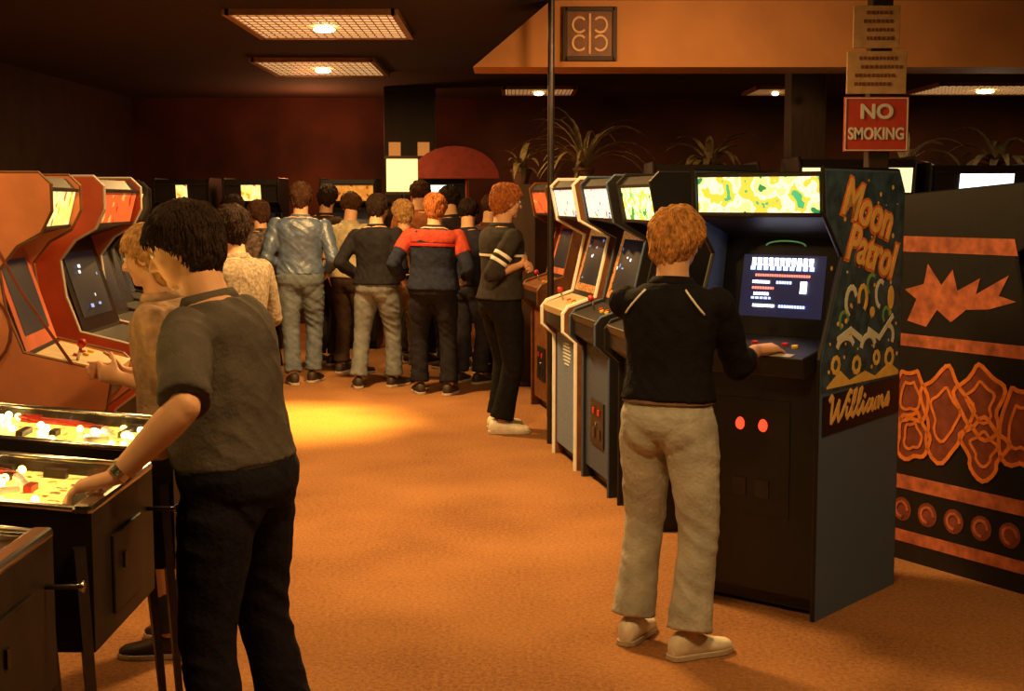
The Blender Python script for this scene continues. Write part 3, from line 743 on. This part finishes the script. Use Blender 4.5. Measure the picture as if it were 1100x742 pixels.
def sw(mb, cx, cz, r, a0, a1, wd, ry=1):
    stroke(mb, [(cx+r*math.cos(a0+(a1-a0)*k/9), cz+r*ry*math.sin(a0+(a1-a0)*k/9)) for k in range(10)], wd, fm2)
mb = MB()
sw(mb,.24,1.24,.045,.5,4.2,.022,1.3); sw(mb,.50,1.26,.04,1,4.5,.018,1.3)
sw(mb,.20,1.06,.07,.4,2.9,.022,.6); sw(mb,.40,1.05,.06,.3,3.0,.024,.8); sw(mb,.58,1.08,.05,-.5,2.2,.02,.9)
stroke(mb, [(.14,1.10),(.24,1.13),(.33,1.09)], .026, fm2); stroke(mb, [(.40,1.12),(.50,1.08),(.62,1.16)], .022, fm2)
build(mb, 'side_art_swirls', M['whiteink'], sa)
mb = MB()
sw(mb,.34,1.25,.035,-1,3.4,.020,1.4); sw(mb,.30,.985,.03,0,6.2,.018); sw(mb,.60,.99,.035,0,6.2,.018); sw(mb,.12,1.0,.03,0,6.2,.018); sw(mb,.48,1.0,.025,0,6.2,.015)
decal(mb, disc(.60,1.24,.03,12,.05), fm2, .0012); decal(mb, disc(.43,1.19,.022,10), fm2, .0012)
decal(mb, [(.05,.92),(.16,.975),(.24,.93),(.38,.955),(.47,.925),(.60,.97),(.69,.93),(.69,.912),(.05,.912)], fm2, .0012)
build(mb, 'side_art_hills', M['yellowink'], sa)
for cx, cz, r_, a0, a1 in ((.42,1.30,.04,1,4),(.18,1.17,.035,0,4),(.56,1.17,.03,0,4)):
    mb = MB(); sw(mb, cx, cz, r_, a0, a1, .014); build(mb, 'side_art_mark', M['greenink'], sa)
S = STY['A']['scr']
rowdef = [('white_e', .70, .08, -.14, .14, .026), ('blue_e', .655, .04, -.145, .145, .03), ('red_e', .59, .026, -.12, .13, .011), ('white_e', .52, .028, -.13, -.05, .010), ('blue_e', .52, .028, -.02, .05, .012),
          ('red_e', .46, .026, -.13, -.03, .012), ('white_e', .40, .028, -.12, -.05, .012), ('blue_e', .36, .022, -.13, -.04, .02), ('white_e', .28, .028, -.12, -.02, .011), ('blue_e', .28, .028, 0, .12, .012),
          ('white_e', .43, .12, .09, .13, .04)]
for cm, v, hv, xa, xb, gw in rowdef:
    mb = MB(); xx = xa
    while xx < xb:
        slab(mb, S, xx, min(xx+gw*.72, xb), v, v+hv, .021, .022); xx += gw
    build(mb, 'screen_text_row', M[cm], mpc)
mb = MB(); pts = [lp(S, .09*math.cos(a), .91+.05*math.sin(a), .009) for a in [math.pi*k/10 for k in range(11)]]
mb.tube(pts, .003, 6); build(mb, 'bezel_emblem', M['green_e'], mpc)
cd = build(slab(MB(), STY['A']['front'], -.17, .17, .34, .86, .004, .008), 'coin_door', M['blackp'], mpc)
for sx in (-1, 1):
    f0 = STY['A']['front']; bx0 = sx*.052
    build(MB().loft([(lp(f0, bx0, .745, .008), V((.020,0,0)), V((0,0,.026))), (lp(f0, bx0, .745, .020), V((.015,0,0)), V((0,0,.021)))], 16), 'coin_button', M['redlamp'], cd)
    q = MB(); slab(q, f0, bx0-.03, bx0+.03, .42, .50, .008, .012); build(q, 'coin_return', M['darkmetal'], cd)
q = MB(); slab(q, STY['A']['ctl'], -.10, .22, .02, .16, .0065, .009); build(q, 'instruction_card', M['creamtrim'], mpc)

ra = R(-79.6)
cabinet('arcade machine with white edge trim and pale blue grilled front, farthest of right row', (.25, 8.68), ra, 'B', .64, M['brownside'], M['whitetrim'], M['bluepale'], MAR2, M['cream'], 11, bez_m=BEZ, coin=False, grille=True)
cabinet('dark slate blue fronted arcade machine in the middle of right row', (.40, 7.90), ra, 'B', .64, M['blackp'], M['bluefront'], M['bluefront'], MAR2, M['blackp'], 12, bez_m=BEZ)
cabinet('arcade machine partly hidden behind the black sweater, yellow green marquee', (.555, 7.10), ra, 'B', .64, M['blackp'], M['blackp'], M['blackp'], MAR1, M['blackp'], 13, glyph=False)
cabinet('brown arcade machine behind the striped sleeve person', (.14, 10.85), ra, 'B', .64, M['brownside'], M['brownside'], M['brownside'], MAR4, M['brownside'], 14, bez_m=M['rustink'], glyph=False)
LM = [('pale orange arcade machine nearest on the left behind the pinball tables', (-1.60, 5.62), 97, M['orangeside'], MAR3, M['brownside'], M['orangeside']),
      ('dark red arcade machine with pale curved edge trim, second on the left', (-1.60, 6.42), 90, M['redside'], MAR4, M['creamtrim'], M['blackp']),
      ('black arcade machine third on the left with yellow marquee', (-1.76, 7.20), 92, M['blackp'], MAR3, M['blackp'], M['blackp']),
      ('dark arcade machine fourth on the left', (-1.95, 7.96), 90, M['blackp'], MAR3D, M['blackp'], M['blackp']),
      ('dark arcade machine farthest on the left row', (-2.15, 8.74), 90, M['blackp'], MAR3D, M['blackp'], M['blackp'])]
for i, (lb, lc, an, sm_, mm, tm_, fm_) in enumerate(LM):
    c = cabinet(lb, lc, R(an), 'C', .62, sm_, tm_, fm_, mm, M['cream'] if i == 0 else M['blackp'], 20+i, bez_m=M['redside'] if i == 0 else None, glyph=(i == 1))
    if i == 0:
        f3 = frame((-.3115, 0, 0), (0,-1,0), (0,0,1), (-1,0,0)); mb = MB()
        stroke(mb, [(-.50+.16*math.cos(a), 1.15+.16*math.sin(a)) for a in [2*math.pi*k/24 for k in range(25)]], .012, f3)
        stroke(mb, [(-.80,1.5),(-.40,1.5),(-.30,1.3),(-.12,1.02)], .012, f3); stroke(mb, [(-.80,.8),(-.30,.8),(-.18,.6),(-.18,.1)], .012, f3)
        build(mb, 'side_line_art', M['redink'], c)
for i, x in enumerate((-3.62, -2.86, -1.80)):
    c = cabinet(['arcade machine far behind the crowd at left', 'arcade machine far behind the shiny blue jacket', 'arcade machine far behind the black jacket'][i],
            (x, 15.3), 0, 'B', .62, M['blackp'], M['blackp'], M['blackp'], [MAR3, MAR3, MAR3D][i], M['blackp'], 40+i, glyph=False, mw=[.22, .38, 1][i])
    c.scale = (1, 1, 1.06)
for i, (x, y, W_) in enumerate(((1.37, 9.85, .76), (2.50, 10.1, .86), (3.44, 10.1, .84))):
    c = cabinet(['machine with bright yellow green marquee behind the right row', 'machine with lit marquee showing over the teal sided machine', 'machine with white marquee standing in for a lamp at the far right'][i],
            (x, y), 0, 'B', W_, M['blackp'], M['blackp'], M['blackp'], [MAR1, glow('pale_yellow_marquee', (1,.85,.40), 1.4), glow('lamp_marquee', (.85,.92,1), 3)][i], M['blackp'], 50+i, glyph=False, mw=[1,1,.5][i])  # white marquee stands in for a fluorescent lamp on the cabinet
    c.scale = (1, 1, 1.10 if i == 1 else 1.075)
t = cabinet('machine with a red arched canopy behind the crowd', (-.80, 15.3), 0, 'B', .62, M['redside'], M['redside'], M['redside'], glow('pale_marquee', (.80,.88,.8), 1.6), M['blackp'], 60, glyph=False, mw=.55)
t.scale = (1, 1, 1.06)
mb = MB(); n = 14; o_ = [(.48*math.cos(math.pi*k/n), 1.77+.33*math.sin(math.pi*k/n)) for k in range(n+1)]
vs = [(x+.18, -.02, z) for x, z in o_]+[(x+.18, .4, z) for x, z in o_]; k = n+1
mb.add(vs, [tuple(range(k)), tuple(range(2*k-1, k-1, -1))]+[(i, (i+1) % k, k+(i+1) % k, k+i) for i in range(k)])
build(mb, 'arched_canopy', mat('dull_red_canopy', (.26,.025,.014), .6), t)
p = atY(432, 188, 14.9)
t = thing('lit_board', 'bright lit board on a stand above the crowd', 'sign', (p.x, 14.9, 0))
build(MB().tube([(0,0,0),(0,0,1.72)], .02, 8), 'post', M['darkmetal'], t)
build(MB().box((0,0,1.90), (.33,.05,.36)), 'board', glow('lit_board_face', (1,.72,.28), 1.3), t, bevel=.01)
for z in (1.715, 2.09): build(MB().box((0,0,z), (.36,.07,.03)), 'board_rail', M['wood'], t)
build(MB().loft([(V((0,0,0)), V((.2,0,0)), V((0,.2,0))), (V((0,0,.03)), V((.18,0,0)), V((0,.18,0)))], 20), 'base', M['darkmetal'], t)
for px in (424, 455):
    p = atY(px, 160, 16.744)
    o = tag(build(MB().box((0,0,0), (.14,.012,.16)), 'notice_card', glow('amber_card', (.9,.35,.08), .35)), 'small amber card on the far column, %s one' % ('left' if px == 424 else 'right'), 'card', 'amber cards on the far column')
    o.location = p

# --- right dark machine with orange art
DR = R(31.2)
Wd = .66
STY['D'] = dict(STY['C'])
STY['D']['side'] = [(.16,0),(.16,.72),(0,.84),(-.02,.95),(.02,.99),(.30,1.06),(.38,1.42),(.22,1.52),(.18,1.68),(.22,1.715),(1.02,1.655),(1.04,1.6),(1.04,0)]
STY['D']['body'] = [(.18,.08),(.18,.75),(.02,.86),(.0,.945),(.28,1.03),(.42,1.47),(.24,1.53),(.195,1.67),(.23,1.70),(1.01,1.64),(1.03,1.6),(1.03,.02),(.22,.02),(.22,.08)]
bl = V((1.74, 6.36, 0)); rot = Matrix.Rotation(DR, 3, 'Z')
locD = bl-rot @ V((-Wd/2, 1.04, 0))
dc = cabinet('black arcade machine with rust orange side artwork at the right edge', (locD.x, locD.y), DR, 'D', Wd, M['blackp'], M['blackp'], M['blackp'], MAR4, M['blackp'], 70)
f4 = frame((-Wd/2-.0008, 0, 0), (0,-1,0), (0,0,1), (-1,0,0)); f5 = frame((-Wd/2-.0025, 0, 0), (0,-1,0), (0,0,1), (-1,0,0))
for z0, z1 in ((1.41,1.48),(.985,1.04),(.33,.395),(.085,.14)):
    mb = MB(); decal(mb, [(-1.03,z0),(-.36 if z0 > 1.1 else -.17,z0),(-.38 if z0 > 1.1 else -.17,z1),(-1.03,z1)], f4)
    build(mb, 'side_band', M['rustink'], dc)
mb = MB()
burst = [(-.95,1.10),(-.90,1.20),(-.97,1.24),(-.86,1.27),(-.84,1.36),(-.76,1.27),(-.70,1.34),(-.67,1.25),(-.55,1.31),(-.57,1.24),(-.40,1.33),(-.45,1.24),(-.36,1.22),(-.50,1.18),(-.62,1.17),(-.70,1.11),(-.78,1.16),(-.84,1.08)]
decal(mb, burst, f4); build(mb, 'side_burst', M['rustink'], dc)
B_ = random.Random(9)
for k, (cx, cz, r, ry) in enumerate(((-.92,.76,.10,1.2),(-.90,.58,.09,1.2),(-.72,.70,.13,1.5),(-.52,.78,.12,1.2),(-.50,.58,.11,1.1),(-.31,.70,.11,1.6))):
    ph = B_.uniform(0,6)
    blob = lambda q: [(cx+r*q*math.cos(a)*(1+.22*math.sin(3*a+ph)+.1*math.sin(5*a)), cz+r*q*ry*math.sin(a)*(1+.15*math.cos(4*a+ph))) for a in [2*math.pi*j/32 for j in range(33)]]
    mb = MB(); decal(mb, blob(.95)[:-1], f4, .0012+.0001*k); build(mb, 'side_blob', M['redink'], dc)
    mb = MB(); stroke(mb, blob(1), .018, f5); stroke(mb, blob(.55), .013, f5)
    build(mb, 'side_flame', M['orangeink'], dc)
for k in range(6): 
    mb = MB(); decal(mb, disc(-.95+.15*k, .235, .055, 16), f4, .0012); build(mb, 'side_medallion', M['redink'], dc)
    mb = MB(); stroke(mb, [(-.95+.15*k+.035*math.cos(a), .235+.035*math.sin(a)) for a in [2*math.pi*j/12 for j in range(10)]], .012, f5)
    build(mb, 'side_ring', M['rustink'], dc)

# ------------------------------------------------------------------ pinball tables
PF = artglow('pinball_playfield', [(.45,.14,.02),(1,.50,.06),(1,.70,.14),(.85,.62,.08),(.20,.10,.02)], 1.5, 30)
M['pinwood'] = mat('pinball_cabinet', (.018,.012,.011), .5, var=.5, scale=8)
gm = bpy.data.materials.new('table_glass'); gm.use_nodes = True; nt = gm.node_tree; nt.nodes.clear()
o_ = nt.nodes.new('ShaderNodeOutputMaterial'); mxs = nt.nodes.new('ShaderNodeMixShader'); tr = nt.nodes.new('ShaderNodeBsdfTransparent'); gl = nt.nodes.new('ShaderNodeBsdfGlossy')
gl.inputs['Roughness'].default_value = .05; mxs.inputs[0].default_value = .05
nt.links.new(tr.outputs[0], mxs.inputs[1]); nt.links.new(gl.outputs[0], mxs.inputs[2]); nt.links.new(mxs.outputs[0], o_.inputs[0])
CAP = glow('lit_cap', (1,.70,.22), 3)
def pinball(label, x, y, seed, bright=1):
    rnd = random.Random(seed); t = thing('pinball_machine', label, 'pinball machine', (x, y, 0), R(90), 'pinball tables along the left'); w = .28; L = 1.30; dz = .03
    prof = [(0,.56),(0,.90),(L,1.015),(L,.56)]
    for sx in (-1, 1):
        build(MB().prism(prof, sx*w, sx*(w-.02)), 'side_board', M['pinwood'], t)
        build(MB().tube([(sx*(w-.008), .02, .906), (sx*(w-.008), L, 1.02)], .010, 8), 'side_rail', M['chrome'], t, smooth=True)
        build(MB().tube([(sx*(w+.0), .14, .82), (sx*(w+.012), .14, .82)], .016, 12), 'flipper_button', M['redplastic'], t)
    build(MB().box((0, .01, .73), (2*w-.04, .02, .34)), 'front_board', M['pinwood'], t)
    build(MB().box((0, L-.01, .785), (2*w-.04, .02, .45)), 'rear_board', M['pinwood'], t)
    build(MB().box((0, L/2, .57), (2*w-.04, L-.04, .02)), 'bottom_board', M['pinwood'], t)
    build(MB().box((0, .022, .908), (2*w+.01, .05, .024)), 'lockdown_bar', M['chrome'], t, bevel=.01)
    ln = ((.07,.872),(L-.03,.985))
    build(slab(MB(), ln, -w+.021, w-.021, 0, 1, -.01, 0), 'playfield', PF, t)
    build(slab(MB(), ((.05,.911),(L-.02,1.018)), -w+.021, w-.021, 0, 1, -.004, 0), 'glass', gm, t)
    build(slab(MB(), ((.05,.887),(L*.09,.891)), -w+.022, w-.022, 0, .9, -.004, .004), 'apron', M['blackp'], t)
    for (bx_, v) in ((-.09,.50),(.09,.54),(0,.66),(-.12,.76),(.12,.8)):
        b1 = MB(); b1.tube([lp(ln, bx_, v, 0), lp(ln, bx_, v, .018)], .028, 14); bb = build(b1, 'bumper', M['cream'], t)
        b2 = MB(); b2.tube([lp(ln, bx_, v, .018), lp(ln, bx_, v, .026)], [.042, .036], 16); build(b2, 'bumper_cap', CAP if int(v*100) % 4 else M['redplastic'], bb)
    for k in range(40):
        q = lp(ln, rnd.uniform(-.22,.22), rnd.uniform(.08,.95), .014)
        build(MB().ball(q, .012, n=8, m=6), 'lamp', M['bulb'] if k % 2 else M['bulb2'], t, smooth=True)
    for sx in (-1, 1):
        fp = MB(); fp.tube([lp(ln, sx*.10, .20, .016), lp(ln, sx*.03, .16, .016)], [.014, .008], 8); build(fp, 'flipper', M['whitetrim'], t, smooth=True)
        mb = MB(); pts = [lp(ln, sx*.14, .21, .016), lp(ln, sx*.20, .30, .016), lp(ln, sx*.20, .46, .016), lp(ln, sx*.15,.38,.016), lp(ln, sx*.14,.21,.016)]
        mb.tube(pts, .006, 6); build(mb, 'rubber_guide', M['redplastic'], t, smooth=True)
        for v0 in (.12, .24, .40, .52, .62, .74, .82):
            build(slab(MB(), ln, sx*.21-.015, sx*.21+.015, v0, v0+.05, 0, .024), 'target_bank', M['redplastic'] if v0 in (.40, .74) else M['blackp'], t)
    for v0 in (.14, .22, .30, .37, .44, .51, .58, .65, .72, .80, .88):
        xa = rnd.uniform(-.18,.10); build(slab(MB(), ln, xa, xa+rnd.uniform(.05,.12), v0, v0+.018, .002, .020), 'playfield_wall', M['blackp'] if rnd.random() < .6 else M['redplastic'], t)
    for sx in (-1, 1):
        for yy, oy in ((.03, -.05), (L-.04, .05)):
            mb = MB(); rings = []
            for z, ww in ((.82,.034),(.5,.030),(.03,.018)):
                f = (.82-z)/.79
                mb_c = V((sx*(w+.008+.03*f), yy+oy*f, z)); rings.append((mb_c, V((ww,0,0)), V((0,ww*.5,0))))
            mb.loft(rings, 4); lg = build(mb, 'leg', M['darkmetal'], t)
            build(MB().tube([(sx*(w+.038), yy+oy, .04), (sx*(w+.038), yy+oy, .012), (sx*(w+.038), yy+oy, .0)], [.01,.022,.024], 12), 'foot', M['chrome'], lg)
    cd = build(MB().box((0, -.004, .71), (.26, .010, .20)), 'coin_door', M['pinwood'], t, bevel=.003)
    build(MB().box((-.05, -.012, .73), (.02, .008, .04)), 'coin_slot', M['darkmetal'], cd)
    build(MB().tube([(.22, 0, .80), (.22, -.07, .80), (.22, -.085, .80)], [.006,.006,.014], 10), 'plunger', M['chrome'], t, smooth=True)
    bb = build(MB().box((0, L+.10, 1.33), (.70, .20, .66)), 'backbox', M['pinwood'], t, bevel=.006)
    build(MB().box((0, L-.004, 1.36), (.62, .01, .52)), 'backglass', MAR3, bb)
    build(MB().box((0, L+.05, .93), (.5, .22, .14)), 'neck', M['pinwood'], bb)
pinball('pinball machine nearest the camera at the lower left corner', -1.02, 2.76, 1)
pinball('glowing pinball machine played by the grey shirted person', -1.00, 3.54, 2, 1.6)
pinball('farther pinball machine beyond the outstretched arm', -.99, 4.30, 3)

# ------------------------------------------------------------------ signs
def sign(px0, py0, px1, py1, Y, label, m_plate, name='notice_sign'):
    a = atY(px0, py0, Y); b_ = atY(px1, py1, Y); c = (a+b_)/2; w_, h_ = abs(b_.x-a.x), abs(a.z-b_.z)
    t = thing(name, label, 'sign', c)
    build(MB().box((0,0,0), (w_, .012, h_)), 'plate', m_plate, t, bevel=.003)
    return t, w_, h_
FR = lambda x, y, z: frame((x, y, z), (1,0,0), (0,0,1), (0,-1,0))
M['signred'] = mat('sign_red', (.60,.06,.035), .5, var=.08); M['signcream'] = mat('sign_cream', (.66,.40,.20), .6, var=.15); M['signink'] = mat('sign_ink', (.22,.08,.04), .7)
t, w_, h_ = sign(907, 104, 975, 163, 7.43, 'red sign with white letters and border on the post', M['signred'], 'warning_sign')
text('NO', .105, 'lettering', M['whiteink'], t, FR(0, -.008, h_*.22), off=.003, ext=.002, sx=1.05)
text('SMOKING', .086, 'lettering', M['whiteink'], t, FR(0, -.008, -h_*.18), off=.002, ext=.002, sx=.77)
mb = MB(); f6 = FR(0, -.0065, 0); x_, z_ = w_/2-.008, h_/2-.008
stroke(mb, [(-x_,-z_),(x_,-z_),(x_,z_),(-x_,z_),(-x_,-z_)], .005, f6); build(mb, 'border', M['whiteink'], t)
for (q, lb) in (((910,55,973,101), 'cream notice with dark lines directly above the red sign'), ((917,6,966,52), 'topmost narrow cream notice on the post')):
    t, w_, h_ = sign(*q, 7.43, lb, M['signcream']); rr = random.Random(q[0]); f6 = FR(0, -.0065, 0)
    for k in range(4):
        mb = MB(); z = h_*(.33-.20*k); x = -w_*.40+rr.uniform(0,.05)
        xe = w_*.40-rr.uniform(0,.05)
        while x < xe:
            g_ = rr.uniform(.010,.020); decal(mb, [(x, z-.008), (x+g_, z-.008), (x+g_, z+.010), (x, z+.010)], f6); x += g_+.007
        build(mb, 'printed_line', M['signink'], t)
t, w_, h_ = sign(607, 10, 660, 63, YS-.012, 'brown framed square panel with curled relief on the soffit', M['brownside'], 'wall_plaque')
mb = MB(); 
for sx in (-1, 1): mb.box((sx*w_/2, -.01, 0), (.03,.03,h_+.03)); mb.box((0,-.01,sx*h_/2), (w_,.03,.03))
build(mb, 'frame', M['wood'], t, bevel=.003)
mb = MB(); f7 = FR(0, -.007, 0)
for sx in (-1, 1):
    for cz in (-.06, .06):
        stroke(mb, [(sx*(.07+.045*math.cos(a)), cz+.05*math.sin(a)) for a in [math.pi*(-.75+1.5*j/14) for j in range(15)]], .014, f7, .008)
stroke(mb, [(0,-.13),(0,.13)], .014, f7, .008)
build(mb, 'relief', M['signcream'], t)

# ------------------------------------------------------------------ partition and plants
t = thing('partition', 'dark wood waist wall topped with potted plants behind the right machines', 'partition', (3.75, 11.75, 0))
build(MB().box((0,0,.87), (5.6,.28,1.74)), 'panel', M['wood'], t, bevel=.01)
build(MB().box((0,0,1.76), (5.7,.36,.04)), 'ledge', M['wood'], t, bevel=.008)
def pedestal(x, y, lb):
    t2 = thing('pedestal', lb, 'pedestal', (x, y, 0))
    build(MB().box((0,0,.89), (.26,.26,1.78)), 'column', M['wood'], t2, bevel=.01)
    build(MB().box((0,0,.02), (.32,.32,.04)), 'plinth', M['wood'], t2, bevel=.01)
pedestal(.08, 12.4, 'dark tall pedestal carrying a small plant left of the thin pole')
pedestal(.60, 11.75, 'dark tall pedestal carrying a drooping palm right of the thin pole')
M['leafd'] = mat('dark_leaf', (.07,.055,.02), .5, var=.4); M['leafp'] = mat('pale_leaf', (.20,.15,.07), .5, var=.4); M['leaflit'] = mat('lit_leaf', (.62,.52,.36), .5, var=.3)  # palest leaf tone has the light on the leaves put into its colour
M['pot'] = mat('clay_pot', (.08,.03,.018), .7)
def plant(x, y, z, n, ln, seed, lm, label, width=.03):
    r_ = random.Random(seed); t = thing('potted_plant', label, 'plant', (x, y, z))
    mb = MB(); Q = lambda zz, r: (V((0,0,zz)), V((r,0,0)), V((0,r,0)))
    mb.loft([Q(0,.06), Q(.10,.085), Q(.105,.095), Q(.13,.095)], 20); build(mb, 'pot', M['pot'], t)
    mb = MB()
    for k in range(n):
        a = r_.uniform(0, 6.28); el = r_.uniform(.5, 1.35); L = ln*r_.uniform(.6, 1.1); p = V((0,0,.12)); d = V((math.cos(a)*math.cos(el), math.sin(a)*math.cos(el), math.sin(el)))
        vs = []; sidev = V((-math.sin(a), math.cos(a), 0)); m_ = 8
        for j in range(m_+1):
            f = j/m_; ww = width*math.sin(math.pi*min(1, .12+f*.88))*(1 if f < 1 else .05)
            vs += [p-sidev*ww, p+V((0,0,-ww*.35)), p+sidev*ww]
            p = p+d*L/m_; d = (d+V((0,0,-.26-.14*f))).normalized()
        mb.add(vs, [(3*j+i, 3*j+i+1, 3*j+i+4, 3*j+i+3) for j in range(m_) for i in (0, 1)])
    build(mb, 'foliage', lm, t, smooth=True)
plant(.08, 12.4, 1.78, 14, .40, 1, M['leafp'], 'small plant left of the thin pole')
plant(.60, 11.75, 1.78, 34, .82, 2, M['leafp'], 'big arching palm right of the thin pole', .018)
plant(1.65, 11.75, 1.78, 22, .55, 3, M['leafp'], 'dark leafy plant left of the wide column')
plant(3.28, 11.75, 1.78, 14, .60, 5, M['leaflit'], 'plant with leaves coloured as lit just right of the red sign', .032)
plant(4.05, 11.75, 1.78, 16, .62, 6, M['leafp'], 'broad leaved plant near the right edge', .035)
lampdata((2.2, 10.9, 2.4), 3, .1, (1,.6,.25), kind='POINT', name='plant_fill')  # point lights without fixtures, added to brighten the plants
lampdata((3.7, 10.9, 2.35), 5, .1, (1,.75,.45), kind='POINT', name='plant_fill')

wd = bpy.data.worlds.new('world'); scene.world = wd; wd.use_nodes = True
wd.node_tree.nodes['Background'].inputs[0].default_value = (.03,.012,.005,1)
scene.view_settings.view_transform = 'Standard'
